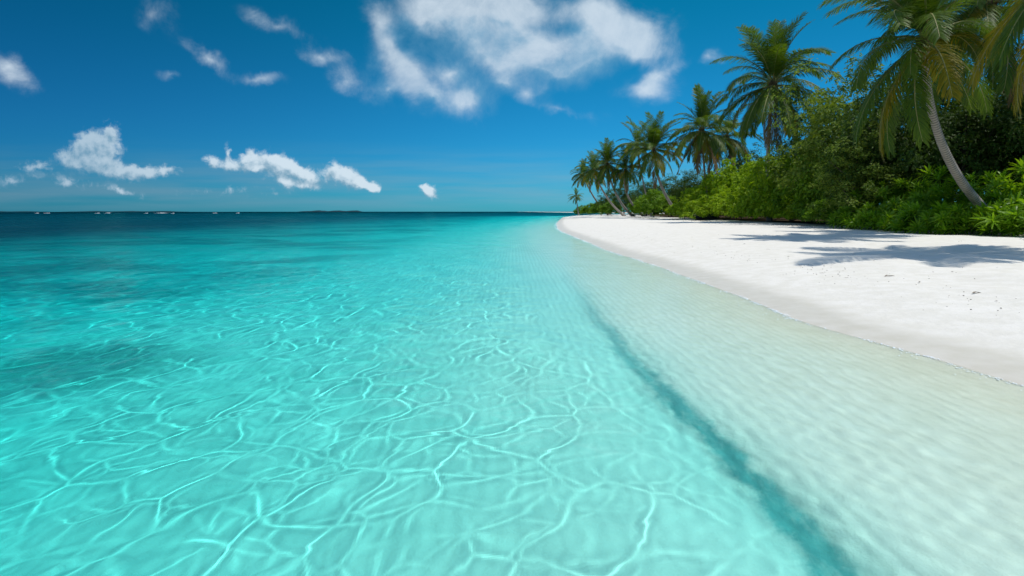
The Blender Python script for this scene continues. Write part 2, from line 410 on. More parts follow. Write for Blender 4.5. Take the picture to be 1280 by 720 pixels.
# dark seagrass and rubble far out and in the odd patch
patch = k.noise(k.vm('MULTIPLY', pos, (.6, 1.0, 0)), .16, 5, .6, .4)
pm = k.m('MULTIPLY', k.ss(patch, .45, .60), k.ss(sx, -4.5, -10.0))
blot = k.vm('LENGTH', k.vm('MULTIPLY', k.vm('SUBTRACT', k.vm('ADD', pos, k.vm('SCALE', k.noise(pos, .9, 5, .6, col=True), scale=1.6)), (-5.6, 8.9, 0)), (.55, .62, 0)))
pm = k.m('MAXIMUM', pm, k.ss(blot, 1.25, .35))
reef = k.m('MULTIPLY', k.ss(k.noise(k.vm('MULTIPLY', pos, (.3, .15, 0)), .10, 5, .6, .5), .36, .52), k.ss(sx, -34, -60))
bed = k.mix(k.m('MULTIPLY', pm, .60), bed, (.10, .19, .17))
bed = k.mix(k.m('MULTIPLY', reef, .92), bed, (.03, .05, .045))
c = k.mix(wet, drycol, wetcol)
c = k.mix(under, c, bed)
soil = k.m('MULTIPLY', k.ss(sz, .72, .80), 1.0)
c = k.mix(soil, c, (.07, .05, .03))
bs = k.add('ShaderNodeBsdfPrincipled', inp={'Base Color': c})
k.link(k.mix(k.m('MULTIPLY', wet, .8), (.95,)*3, (.38,)*3), bs.inputs['Roughness'])
k.link(k.m('MULTIPLY', k.m('MULTIPLY', wet, .5), k.m('SUBTRACT', 1.0, under)), bs.inputs['Specular IOR Level'])
vor = k.add('ShaderNodeTexVoronoi', feature='F1', inp={'Scale': 1.15}); k.link(k.vm('MULTIPLY', k.vm('ADD', pos, k.vm('SCALE', k.noise(pos, .8, 3, .5, col=True), scale=.9)), (1, .8, 0)), vor.inputs['Vector'])
pit = k.m('MULTIPLY', k.m('MULTIPLY', k.ss(vor.outputs['Distance'], .16, .04), k.ss(k.noise(pos, .35, 3, .5), .44, .56)), -.035)
bh0 = k.m('ADD', pit, k.m('MULTIPLY', n_fine, .012))
rip = k.add('ShaderNodeTexWave', wave_type='BANDS', bands_direction='X', inp={'Scale': 2.2, 'Distortion': 5.0, 'Detail': 3.0, 'Detail Scale': 1.2}); k.link(pos, rip.inputs['Vector'])
bh0 = k.m('ADD', bh0, k.m('MULTIPLY', rip.outputs['Fac'], k.m('MULTIPLY', under, .02)))
bh = k.m('ADD', bh0, k.m('ADD', k.m('MULTIPLY', k.noise(pos, 9, 4, .6), .05), k.m('MULTIPLY', n_grain, .002)))
b = k.add('ShaderNodeBump', inp={'Distance': 1.0, 'Height': bh}); k.link(k.m('MAXIMUM', k.m('MULTIPLY', k.m('SUBTRACT', 1.0, wet), .40), k.m('MULTIPLY', under, .35)), b.inputs['Strength'])
k.link(b.outputs[0], bs.inputs['Normal'])
k.link(bs.outputs[0], out.inputs['Surface'])
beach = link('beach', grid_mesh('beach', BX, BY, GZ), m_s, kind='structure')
beach.cycles.is_caustics_receiver = True
# ------------------------------------------------------------------ plant materials
def leaf_mat(name, a, b, trans=.35, rough=.45, spec=.4, hue_noise=1.3, trans_col=None):
    m, k, out = new_mat(name)
    oi = k.add('ShaderNodeObjectInfo'); geo = k.add('ShaderNodeNewGeometry')
    at_ = k.add('ShaderNodeAttribute', attribute_name='tint')
    f = k.m('ADD', k.m('MULTIPLY', at_.outputs['Fac'], .75), k.m('MULTIPLY', oi.outputs['Random'], .25))
    c = k.mix(f, a, b)
    bs = k.add('ShaderNodeBsdfPrincipled', inp={'Base Color': c, 'Roughness': rough, 'Specular IOR Level': spec})
    tcn = k.mix(1.0, c, trans_col or (1.6, 1.5, .5), blend='MULTIPLY')
    tr = k.add('ShaderNodeBsdfTranslucent', inp={'Color': tcn})
    mx = k.add('ShaderNodeMixShader', inp={0: trans, 1: bs.outputs[0], 2: tr.outputs[0]})
    k.link(mx.outputs[0], out.inputs['Surface'])
    return m
M_FROND = leaf_mat('palm_frond_green', (.036, .09, .010), (.125, .19, .016), .42, .50, .30)
M_FROND_Y = leaf_mat('palm_frond_yellowing', (.12, .15, .012), (.33, .27, .018), .45, .5, .25, trans_col=(1.5, 1.15, .35))
M_FROND_D = leaf_mat('palm_frond_dry', (.13, .085, .035), (.24, .17, .08), .2, .7, .2, trans_col=(1.2, 1.0, .6))
M_TREE = leaf_mat('broad_leaf_dark', (.028, .065, .010), (.085, .15, .018), .32, .55, .22)
M_TREE_P = leaf_mat('broad_leaf_pale', (.08, .14, .018), (.25, .34, .05), .36, .55, .25)
M_SHRUB = leaf_mat('shrub_leaf_bright', (.13, .25, .010), (.40, .54, .022), .45, .5, .25)
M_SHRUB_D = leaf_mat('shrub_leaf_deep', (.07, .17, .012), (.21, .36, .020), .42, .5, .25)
M_ROSETTE = leaf_mat('rosette_leaf', (.07, .19, .010), (.30, .50, .022), .42, .45, .30)
def bark_mat(name, a, b, ring):
    m, k, out = new_mat(name)
    tc = k.add('ShaderNodeTexCoord'); geo = k.add('ShaderNodeNewGeometry')
    al = k.add('ShaderNodeAttribute', attribute_name='along')
    n = k.noise(tc.outputs['Object'], 6, 6, .65); n2 = k.noise(tc.outputs['Object'], 1.2, 3, .5)
    f = n
    if ring:
        w = k.m('ABSOLUTE', k.m('SINE', k.m('ADD', k.m('MULTIPLY', al.outputs['Fac'], math.pi/ring), k.m('MULTIPLY', n, .7))))
        f = k.m('ADD', k.m('MULTIPLY', k.m('POWER', w, .45), .65), k.m('MULTIPLY', n, .4))
    c = k.mix(k.ss(f, .25, .95), a, b)
    c = k.mix(k.m('MULTIPLY', k.ss(n2, .5, .7), .5), c, (.16, .155, .13))
    bs = k.add('ShaderNodeBsdfPrincipled', inp={'Base Color': c, 'Roughness': .9, 'Specular IOR Level': .2})
    bp = k.add('ShaderNodeBump', inp={'Distance': .03, 'Strength': .6, 'Height': f}); k.link(bp.outputs[0], bs.inputs['Normal'])
    k.link(bs.outputs[0], out.inputs['Surface'])
    return m
M_PALM_BARK = bark_mat('palm_bark', (.10, .085, .07), (.36, .32, .27), .13)
M_BARK = bark_mat('tree_bark', (.05, .04, .03), (.15, .12, .09), 0)
def plain(name, col, rough=.6, spec=.3, n=0, col2=None):
    m, k, out = new_mat(name)
    tc = k.add('ShaderNodeTexCoord')
    c = k.mix(k.noise(tc.outputs['Object'], n or 4, 5, .6), col, col2 or [v*.6 for v in col])
    bs = k.add('ShaderNodeBsdfPrincipled', inp={'Base Color': c, 'Roughness': rough, 'Specular IOR Level': spec})
    bp = k.add('ShaderNodeBump', inp={'Distance': .02, 'Strength': .5, 'Height': k.noise(tc.outputs['Object'], (n or 4)*2, 5, .6)}); k.link(bp.outputs[0], bs.inputs['Normal'])
    k.link(bs.outputs[0], out.inputs['Surface'])
    return m
M_NUT = plain('coconut_husk', (.16, .15, .03), .5, .4)
M_FIBRE = plain('palm_fibre', (.13, .085, .045), .9, .1, 9)
M_MIDRIB = plain('palm_midrib', (.32, .30, .09), .5, .4)

# ------------------------------------------------------------------ mesh helpers
def set_attr(me, name, vals):
    a = me.attributes.new(name, 'FLOAT', 'POINT'); a.data.foreach_set('value', np.ascontiguousarray(vals, np.float32))
def tube(path, radii, sides=10):
    """a tapered tube along path; returns vertices, quads, length along"""
    path = [Vector(p) for p in path]; V = []; A = []; F = []; run = 0
    for i, p in enumerate(path):
        t = (path[min(i+1, len(path)-1)] - path[max(i-1, 0)]).normalized()
        u = t.cross(Vector((0, 1, .01))).normalized(); w = t.cross(u)
        if i: run += (p-path[i-1]).length
        for s in range(sides):
            a = 2*math.pi*s/sides; V.append(p + (u*math.cos(a) + w*math.sin(a))*radii[i]); A.append(run)
    for i in range(len(path)-1):
        for s in range(sides):
            F.append((i*sides+s, i*sides+(s+1) % sides, (i+1)*sides+(s+1) % sides, (i+1)*sides+s))
    return [tuple(v) for v in V], F, A
def bezier(pts, n):
    P = [Vector(p) for p in pts]; out = []
    for i in range(n+1):
        t = i/n; Q = P[:]
        while len(Q) > 1: Q = [Q[j].lerp(Q[j+1], t) for j in range(len(Q)-1)]
        out.append(Q[0])
    return out
def part(name, me, parent, loc=(0, 0, 0), rot=(0, 0, 0), scale=1.0):
    o = bpy.data.objects.new(name, me); C.objects.link(o); o.parent = parent
    o.location = loc; o.rotation_euler = rot; o.scale = (scale,)*3 if not isinstance(scale, tuple) else scale
    return o
def empty(name, loc, label, cat, group=None):
    o = bpy.data.objects.new(name, None); C.objects.link(o); o.location = loc; o.empty_display_size = .3
    o['label'] = label; o['category'] = cat
    if group: o['group'] = group
    return o
def gz(x, y): return float(ground_z(np.array([float(x)]), np.array([float(y)]))[0])

# ------------------------------------------------------------------ palm fronds
def frond_mesh(name, mat, e0, droop, side, seed, L=5.0, n=62, hang=.45, wid=.05, lmax=1.15, ragged=0.0, V_up=.35, segs=4):
    r = random.Random(seed); K = 22; pts = []; p = Vector((0, 0, 0)); el = math.radians(e0); az = 0
    for i in range(K+1):
        t = i/K; pts.append(p.copy())
        e = math.radians(e0 - droop*t**1.35); a = math.radians(side*t**1.6)
        p = p + Vector((math.cos(e)*math.cos(a), math.cos(e)*math.sin(a), math.sin(e)))*(L/K)
    def P(t):
        f = t*K; i = min(int(f), K-1); return pts[i].lerp(pts[i+1], f-i)
    def T(t):
        i = min(int(t*K), K-1); return (pts[i+1]-pts[i]).normalized()
    V, F, _ = tube(pts, [.045*(1-.88*i/K)+.004 for i in range(K+1)], 5)
    V = [tuple(v) for v in V]; tint = [.9]*len(V); nr = len(F)
    down = Vector((0, 0, -1))
    for sgn in (-1, 1):
        for j in range(n):
            t = .10 + .90*(j+r.random()*.6)/n
            if r.random() < ragged: continue
            tan = T(t); sidev = tan.cross(Vector((0, 0, 1)))
            if sidev.length < .1: sidev = Vector((0, -1, 0))
            sidev.normalize(); upv = sidev.cross(tan).normalized()
            prof = min(1, (t-.04)/.22)**.7*(1-.62*max(0, (t-.45)/.55)**1.6)
            l = lmax*prof*r.uniform(.85, 1.1)
            fwd = .45 + .75*t
            d = (sidev*sgn + tan*fwd + upv*V_up*r.uniform(.4, 1.3)).normalized()
            # droop of the leaflet tip
            q = P(t); w = wid*r.uniform(.8, 1.15); prev = None; tn = r.random()
            hg = hang*r.uniform(.6, 1.4); b0 = len(V)
            blade = d.cross(upv).normalized()
            for s in range(segs+1):
                f = s/segs; ww = w*(.55 + 1.1*f)*(1-f)**.55 if f < 1 else .002
                ww = max(ww, .003)
                dd = (d + down*hg*f*1.6).normalized()
                if s: q = q + dd*(l/segs)
                bl = (tan - dd*tan.dot(dd)).normalized()*.85 + upv*.35*sgn*0
                V.append(tuple(q + bl*ww*.5)); V.append(tuple(q - bl*ww*.5)); tint += [min(1, tn*.6+f*.4)]*2
                if s: F.append((b0+2*s-2, b0+2*s-1, b0+2*s+1, b0+2*s))
    me = quad_mesh(name, np.array(V), np.array(F))
    me.materials.append(mat); me.materials.append(M_MIDRIB)
    mi = np.zeros(len(F), np.int32); mi[:nr] = 1 if mat is not M_FROND_D else 0
    me.polygons.foreach_set('material_index', mi)
    set_attr(me, 'tint', tint)
    return me
def frond_set(L, n, wid, segs):
    kw = dict(L=L, n=n, wid=wid, segs=segs)
    return {
        'up': [frond_mesh('frond', M_FROND, 80, 45, s, 10+i, hang=.22, **kw) for i, s in enumerate((-25, 20))],
        'mid': [frond_mesh('frond', M_FROND, 50, 85, s, 20+i, hang=.45, **kw) for i, s in enumerate((-30, 10, 35))],
        'out': [frond_mesh('frond', M_FROND, 18, 80, s, 30+i, hang=.70, **kw) for i, s in enumerate((-20, 0, 25))],
        'low': [frond_mesh('frond', M_FROND, -22, 55, s, 40+i, hang=.85, **kw) for i, s in enumerate((-15, 20))],
        'yel': [frond_mesh('frond', M_FROND_Y, e, d, s, 50+i, hang=.85, **kw) for i, (e, d, s) in enumerate(((-25, 55, -10), (-5, 70, 15)))],
        'dry': [frond_mesh('frond', M_FROND_D, -62, 22, s, 60+i, hang=1.1, ragged=.3, **kw) for i, s in enumerate((-10, 14))],
    }
FR_NEAR = frond_set(4.9, 84, .064, 4)
FR_FAR = frond_set(5.0, 46, .115, 3)
def nut_mesh():
    import bmesh
    bm = bmesh.new(); bmesh.ops.create_uvsphere(bm, u_segments=12, v_segments=8, radius=.13)
    for v in bm.verts: v.co.z *= 1.25; v.co *= 1 + .05*math.sin(v.co.x*30)
    me = bpy.data.meshes.new('coconut'); bm.to_mesh(me); bm.free()
    for p in me.polygons: p.use_smooth = True
    me.materials.append(M_NUT); return me
def fibre_mesh():
    import bmesh
    bm = bmesh.new(); bmesh.ops.create_uvsphere(bm, u_segments=14, v_segments=10, radius=.3)
    r = random.Random(2)
    for v in bm.verts:
        a = math.atan2(v.co.y, v.co.x); v.co.z *= 1.5; v.co.x *= 1+.22*math.sin(5*a); v.co.y *= 1+.22*math.sin(5*a); v.co *= r.uniform(.92, 1.12)
    me = bpy.data.meshes.new('leaf_sheath'); bm.to_mesh(me); bm.free(); me.materials.append(M_FIBRE); return me
ME_NUT = nut_mesh(); ME_FIBRE = fibre_mesh()
def palm(base, heart, bend, label, seed, fr=FR_NEAR, scale=1.0, counts=(4, 7, 8, 6, 3, 2), r0=.2, tilt=(0, 0), nuts=6, wind=0.0, avoid=None, sides=12, grp='coconut palms leaning over the beach'):
    r = random.Random(seed)
    b = Vector(base); h = Vector(heart)
    o = empty('coconut_palm', b, label, 'palm tree', grp)
    m1 = b.lerp(h, .35) + Vector(bend)*1.0; m2 = b.lerp(h, .75) + Vector(bend)*.55
    n = int((h-b).length/.065) if fr is FR_NEAR else 26
    pth = [p-b for p in bezier([b, m1, m2, h], n)]
    rad = []
    for i in range(n+1):
        t = i/n; rr = r0*(1.0-.38*t) + r0*.55*math.exp(-t*14)
        if fr is FR_NEAR: rr *= 1 + .05*((i % 2)*2-1)
        rad.append(rr)
    V, F, A = tube(pth, rad, sides)
    me = quad_mesh('trunk', np.array(V), np.array(F)); me.materials.append(M_PALM_BARK); set_attr(me, 'along', A)
    part('trunk', me, o)
    hl = h-b
    part('leaf_sheath', ME_FIBRE, o, hl, (tilt[0], tilt[1], r.uniform(0, 6)), scale)
    for _ in range(nuts):
        a = r.uniform(0, 6.28); part('coconut', ME_NUT, o, hl+Vector((math.cos(a)*.33, math.sin(a)*.33, -.35+r.uniform(-.12, .15)))*scale, (r.random(), r.random(), 0), scale)
    ph = r.uniform(0, 6.28)
    for kind, cnt in zip(('up', 'mid', 'out', 'low', 'yel', 'dry'), counts):
        for i in range(cnt):
            ph += 2.39996 + r.uniform(-.25, .25)
            az = ph
            if wind and kind in ('up', 'mid'): az = az + wind*math.sin(-az)*.5
            if avoid is not None and kind in ('out', 'low', 'yel', 'dry'):
                dd = (az-avoid+math.pi) % (2*math.pi) - math.pi
                if abs(dd) < .8: az += math.copysign(1.0, dd)
            me = r.choice(fr[kind])
            tl = Matrix.Rotation(tilt[0], 3, 'X') @ Matrix.Rotation(tilt[1], 3, 'Y') @ Matrix.Rotation(az, 3, 'Z') @ Matrix.Rotation(math.radians(r.uniform(-20, 20)), 3, 'Y')
            off = Vector((math.cos(az), math.sin(az), 0))*.16
            part('frond', me, o, hl+(off+Vector((0, 0, {'up': .35, 'mid': .25, 'out': .12, 'low': -.05, 'yel': -.1, 'dry': -.2}[kind])))*scale,
                 tl.to_euler(), scale*r.uniform(.78, 1.12))
    return o
def palm_at(bpx, hpx, hpy, Yb, Yh, bend, label, seed, **kw):
    bx = (bpx-640)/711.1*Yb*1.009
    h = at(hpx, hpy, Yh)
    return palm((bx, Yb, gz(bx, Yb)-.1), h, bend, label, seed, **kw)

palm_at(1262, 1157, 52, 31.5, 27.5, (-2.4, 0, -.6), 'tall foremost palm whose bare curved trunk rises out of the strappy rosette plants', 101, r0=.23, counts=(8, 12, 11, 7, 3, 0), scale=1.05, tilt=(0, -.22), sides=16, avoid=-1.1)
palm((22.4, 18.5, .6), (16.9, 17.0, 9.6), (.8, 0, -.8), 'palm rooted outside the picture, only its yellow hanging fronds reaching in at the top corner', 102, r0=.23, counts=(3, 6, 7, 7, 8, 0), scale=1.0, tilt=(0, -.1))
palm_at(957, 966, 106, 66, 62, (-.6, 0, .6), 'big full palm with upright plume, standing clear against the sky above the bright bushes', 103, scale=1.32, counts=(10, 11, 9, 12, 4, 4), r0=.24)
palm_at(885, 877, 163, 92, 88, (-.4, 0, 0), 'palm with spiky upright top and brown hanging fronds, above the dark boulder', 104, fr=FR_FAR, scale=1.25, counts=(9, 7, 9, 14, 6, 9))
palm_at(850, 817, 188, 113, 108, (-2.2, 0, -.6), 'wind-combed palm with one long pale trunk leaning seaward between the bushes', 105, fr=FR_FAR, scale=1.3, counts=(10, 13, 13, 7, 3, 1), r0=.30)
palm_at(812, 796, 182, 132, 130, (-.5, 0, 0), 'palm half hidden behind the left side of the wind-combed one', 106, fr=FR_FAR, scale=1.2, counts=(4, 7, 8, 7, 2, 1), wind=.5)
palm_at(803, 782, 212, 138, 132, (-3.4, 0, .2), 'low palm with a strongly bowed trunk just left of the wind-combed one', 107, fr=FR_FAR, scale=1.0, counts=(4, 9, 11, 12, 4, 2), r0=.26)
palm_at(790, 759, 205, 140, 134, (-2.0, 0, -1.0), 'palm with a spiked top whose pale leaning trunk ends on the open sand', 108, fr=FR_FAR, scale=1.08, counts=(9, 9, 11, 12, 5, 3), r0=.30)
palm_at(779, 742, 213, 157, 152, (-1.6, 0, -1.0), 'palm with a thin slanting trunk, second from the seaward tip', 109, fr=FR_FAR, scale=1.1, counts=(5, 9, 11, 11, 5, 2), r0=.30)
palm_at(760, 729, 218, 196, 190, (-1.6, 0, -1.0), 'outermost tall palm with orange lower fronds, at the seaward tip of the row', 110, fr=FR_FAR, scale=1.08, counts=(5, 9, 10, 8, 6, 1), r0=.32)
palm_at(722, 720, 246, 212, 212, (0, 0, 0), 'small young palm standing alone at the very tip of the greenery', 111, fr=FR_FAR, scale=.70, counts=(4, 7, 8, 6, 0, 0), nuts=0, r0=.24)
palm_at(922, 908, 172, 98, 96, (.3, 0, 0), 'drooping palm crown tucked between the spiky one and the big full one', 112, fr=FR_FAR, scale=1.1, counts=(3, 7, 11, 14, 5, 5))
palm((33.5, 34, .9), at(1235, 8, 33), (.5, 0, 0), 'palm crown glimpsed high between the foremost trunk and the top corner', 113, scale=1.1, counts=(5, 9, 11, 12, 3, 1))

# ------------------------------------------------------------------ leafy crowns
def leaf_cloud(name, mat, seed, rad, hgt, clumps, per, size, flat=0.0, low=-.75, spread=.34, aspect=1.9, shell=.62, lumps=.22, core=.12):
    """many small leaves gathered in clumps through a lumpy crown; centre at the origin"""
    r = np.random.RandomState(seed)
    u = r.normal(size=(clumps*3, 3)); u /= np.linalg.norm(u, axis=1)[:, None]
    u = u[u[:, 2] > low][:clumps]; m = len(u)
    ph = r.uniform(0, 6.28, 6); fr = r.uniform(1.5, 3.6, (6, 3))
    lump = 1 + lumps*sum(np.sin(u @ fr[i]*1.6 + ph[i]) for i in range(6))/2.2
    rr = np.where(r.rand(m) < core, r.uniform(.2, shell, m), r.uniform(shell, 1.0, m)**.8)*lump
    cen = u*rr[:, None]*np.array([rad, rad, hgt])
    csz = r.uniform(.6, 1.45, m)
    ctint = r.rand(m)
    N_ = m*per; ci = np.repeat(np.arange(m), per)
    off = r.normal(size=(N_, 3)); off *= (np.abs(r.normal(size=N_))*.4+.6)[:, None]/np.maximum(.3, np.linalg.norm(off, axis=1))[:, None]
    off[:, 2] *= .6
    pos = cen[ci] + off*spread*csz[ci][:, None]
    out = off/np.linalg.norm(off, axis=1)[:, None]
    up = np.array([0, 0, 1.0])
    nrm = out*.4 + up*(.9+flat) + u[ci]*.45 + r.normal(size=(N_, 3))*.45; nrm /= np.linalg.norm(nrm, axis=1)[:, None]
    ax = out + u[ci]*.3 + r.normal(size=(N_, 3))*.35; ax -= nrm*np.sum(ax*nrm, 1)[:, None]; ax /= np.linalg.norm(ax, axis=1)[:, None]
    bi = np.cross(nrm, ax); s = size*r.uniform(.65, 1.25, N_)[:, None]; w = s/aspect
    a = pos - ax*s*.5; t_ = pos + ax*s*.5 - nrm*s*.12
    b = pos + bi*w*.5 - ax*s*.05 + nrm*s*.08; c = pos - bi*w*.5 - ax*s*.05 + nrm*s*.08
    V = np.stack([a, b, t_, c], 1).reshape(-1, 3); F = np.arange(N_*4).reshape(-1, 4)
    me = quad_mesh(name, V, F, False); me.materials.append(mat)
    set_attr(me, 'tint', np.repeat(np.clip(ctint[ci]*.6 + r.rand(N_)*.4, 0, 1), 4))
    return me
def limbs_mesh(name, seed, h, rad, r0=.18, nl=7):
    r = random.Random(seed); V = []; F = []; A = []
    def addt(p, rd, s=7):
        v, f, a = tube(p, rd, s); o = len(V); V.extend(v); F.extend([tuple(i+o for i in q) for q in f]); A.extend(a)
    top = Vector((r.uniform(-.3, .3), r.uniform(-.3, .3), h))
    main = bezier([(0, 0, -.3), (r.uniform(-.4, .4), r.uniform(-.4, .4), h*.4), top], 10)
    addt(main, [r0*(1.25-.95*i/10) for i in range(11)], 9)
    for i in range(nl):
        t = r.uniform(.2, .8); p = main[int(t*10)]; a = i*2.4+r.random()
        e = p + Vector((math.cos(a)*rad*r.uniform(.5, .85), math.sin(a)*rad*r.uniform(.5, .85), h*r.uniform(.12, .38)))
        br = bezier([p, p.lerp(e, .5)+Vector((0, 0, -.2)), e], 6)
        addt(br, [r0*.5*(1-.8*j/6) for j in range(7)], 5)
        for _ in range(2):
            q = br[r.randint(2, 5)]; e2 = q + Vector((r.uniform(-1, 1), r.uniform(-1, 1), r.uniform(.2, 1)))*rad*.35
            addt(bezier([q, q.lerp(e2, .5), e2], 3), [r0*.2*(1-.7*j/3) for j in range(4)], 4)
    me = quad_mesh(name, np.array(V), np.array(F)); me.materials.append(M_BARK); set_attr(me, 'along', A)
    return me
CROWNS_D = [leaf_cloud('crown', M_TREE, 200+i, 4.2, 4.6, 330, 44, .25, spread=.55, lumps=.3, core=.22) for i in range(3)]
CROWNS_P = [leaf_cloud('crown', M_TREE_P, 210+i, 3.6, 4.4, 330, 34, .27, spread=.50, lumps=.36, core=.15, shell=.5) for i in range(2)]
LIMBS = [limbs_mesh('trunk', 220+i, 6.5, 3.0) for i in range(3)]
def tree(px, Y, toppx, label, pale=False, wide=1.0, seed=0, name='broadleaf_tree', x=None, grp='dense trees behind the beach palms'):
    r = random.Random(seed+Y*13+px)
    if x is None: x = (px-640)/711.1*Y*1.009
    g = gz(x, Y); top = at(px, toppx, Y).z if x is not None and toppx < 400 else 8
    h = top - g
    o = empty(name, (x, Y, g), label, 'tree', grp)
    s = wide; vs = h/2/(4.6 if not pale else 4.4)*1.02
    part('trunk', r.choice(LIMBS), o, (0, 0, 0), (0, 0, r.uniform(0, 6.28)), (s, s, h*.8/6.5))
    part('crown', r.choice(CROWNS_P if pale else CROWNS_D), o, (0, 0, h*.53), (0, 0, r.uniform(0, 6.28)), (s, s, vs))
    return o
BEHIND = 'dark dense tree in the solid mass of foliage behind the front row'
tree(1040, 52, 92, 'tall loose pale-leaved tree, sky showing through its ragged top', True, 1.3, 1)
tree(1008, 60, 122, 'pale feathery tree beside the big full palm, lower than its taller pale neighbour', True, 1.0, 2)
tree(1085, 43, 95, 'dark rounded tree directly left of the foremost palm crown', False, .9, 3)
tree(1060, 42, 170, 'mid-green shaggy tree hanging down to the rosette plants, left of the foremost palm', True, .72, 4)
tree(1145, 44, 75, 'dark tree behind the hanging fronds of the foremost palm', False, 1.0, 5)
tree(1190, 38, 92, 'dark tree directly behind the curved bare trunk', False, .95, 6)
tree(1240, 40, 60, 'dark tree rising under the yellow corner fronds', False, 1.05, 7)
tree(1290, 36, 70, 'dark tree cut off by the picture edge behind the rosette plants', False, 1.0, 8)
tree(940, 84, 196, 'dark tree showing beneath the big full palm', False, 1.0, 9)
tree(918, 98, 190, 'dark tree filling the gap behind the drooping palm crown', False, .95, 10)
tree(982, 76, 170, 'dark tree between the big full palm and the pale feathery tree', False, .95, 11)
tree(862, 118, 214, 'dark tree below the spiky palm', False, 1.0, 12)
tree(836, 128, 222, 'dark tree right of the long pale seaward trunk', False, 1.0, 13)
tree(805, 146, 222, 'dark tree behind the strongly bowed trunk', False, .95, 14)
tree(778, 166, 228, 'dark tree behind the pale trunks that end on open sand', False, .9, 15)
tree(757, 186, 236, 'low dark tree near the seaward tip', False, .8, 16)
for i, (px, Y, tp, w) in enumerate(((1110, 56, 150, 1.1), (1180, 54, 130, 1.2), (1250, 52, 120, 1.2), (1330, 45, 60, 1.1), (1000, 90, 185, 1.1), (950, 110, 200, 1.1), (900, 130, 215, 1.1), (850, 150, 225, 1.1), (1150, 70, 170, 1.3), (1230, 66, 160, 1.3), (1060, 75, 165, 1.2), (1400, 34, 40, 1.1), (820, 180, 235, 1.1), (790, 205, 240, 1.1))):
    tree(px, Y, tp, BEHIND, False, w, 40+i)

# ------------------------------------------------------------------ shrubs
SHR_B = [leaf_cloud('foliage', M_SHRUB, 300+i, 2.0, 1.6, 230, 29, .21, spread=.28, low=-.35, lumps=.25, aspect=1.7, core=.1, shell=.75) for i in range(3)]
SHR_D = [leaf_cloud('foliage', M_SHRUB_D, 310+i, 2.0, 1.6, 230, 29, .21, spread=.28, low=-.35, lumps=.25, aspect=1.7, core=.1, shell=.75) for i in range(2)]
STEMS = [limbs_mesh('stem', 320+i, 1.5, 1.6, .05, 9) for i in range(2)]
SHRUB_N = [0]
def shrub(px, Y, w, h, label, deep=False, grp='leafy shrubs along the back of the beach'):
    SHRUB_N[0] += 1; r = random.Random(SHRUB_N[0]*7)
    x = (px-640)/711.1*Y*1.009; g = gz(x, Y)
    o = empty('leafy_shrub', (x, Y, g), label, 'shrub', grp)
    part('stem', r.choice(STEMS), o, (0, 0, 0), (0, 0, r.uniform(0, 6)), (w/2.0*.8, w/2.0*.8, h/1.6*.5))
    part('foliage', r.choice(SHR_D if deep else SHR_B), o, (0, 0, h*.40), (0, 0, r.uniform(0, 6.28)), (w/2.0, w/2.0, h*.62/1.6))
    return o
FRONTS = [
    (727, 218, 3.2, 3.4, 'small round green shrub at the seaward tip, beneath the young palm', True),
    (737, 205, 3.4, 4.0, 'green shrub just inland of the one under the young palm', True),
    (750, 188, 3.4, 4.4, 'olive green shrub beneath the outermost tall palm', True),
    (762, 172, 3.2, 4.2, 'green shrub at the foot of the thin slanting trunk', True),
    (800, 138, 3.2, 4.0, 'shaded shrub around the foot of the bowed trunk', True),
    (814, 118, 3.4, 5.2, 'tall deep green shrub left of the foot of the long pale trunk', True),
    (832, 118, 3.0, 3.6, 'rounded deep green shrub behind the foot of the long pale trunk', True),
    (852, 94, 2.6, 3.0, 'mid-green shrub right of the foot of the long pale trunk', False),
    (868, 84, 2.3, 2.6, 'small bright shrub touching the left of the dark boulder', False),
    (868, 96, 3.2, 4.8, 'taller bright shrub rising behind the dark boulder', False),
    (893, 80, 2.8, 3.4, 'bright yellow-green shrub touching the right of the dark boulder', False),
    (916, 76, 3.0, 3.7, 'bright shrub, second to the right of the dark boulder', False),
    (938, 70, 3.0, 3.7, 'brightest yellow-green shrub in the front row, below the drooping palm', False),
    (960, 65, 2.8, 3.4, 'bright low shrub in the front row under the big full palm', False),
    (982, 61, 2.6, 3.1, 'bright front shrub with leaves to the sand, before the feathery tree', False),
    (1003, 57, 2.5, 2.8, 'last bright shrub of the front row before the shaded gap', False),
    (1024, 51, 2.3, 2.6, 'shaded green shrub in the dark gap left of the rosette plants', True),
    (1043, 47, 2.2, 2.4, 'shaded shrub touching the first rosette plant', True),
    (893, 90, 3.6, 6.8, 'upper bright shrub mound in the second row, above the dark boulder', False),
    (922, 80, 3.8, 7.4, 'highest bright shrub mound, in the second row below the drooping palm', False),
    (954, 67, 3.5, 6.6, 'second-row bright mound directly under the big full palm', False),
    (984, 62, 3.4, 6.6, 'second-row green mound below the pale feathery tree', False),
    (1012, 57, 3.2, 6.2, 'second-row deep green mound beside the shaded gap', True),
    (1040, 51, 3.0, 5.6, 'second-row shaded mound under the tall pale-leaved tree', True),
]
for px, Y, w, h, lab, deep in FRONTS: shrub(px, Y, w, h, lab, deep)

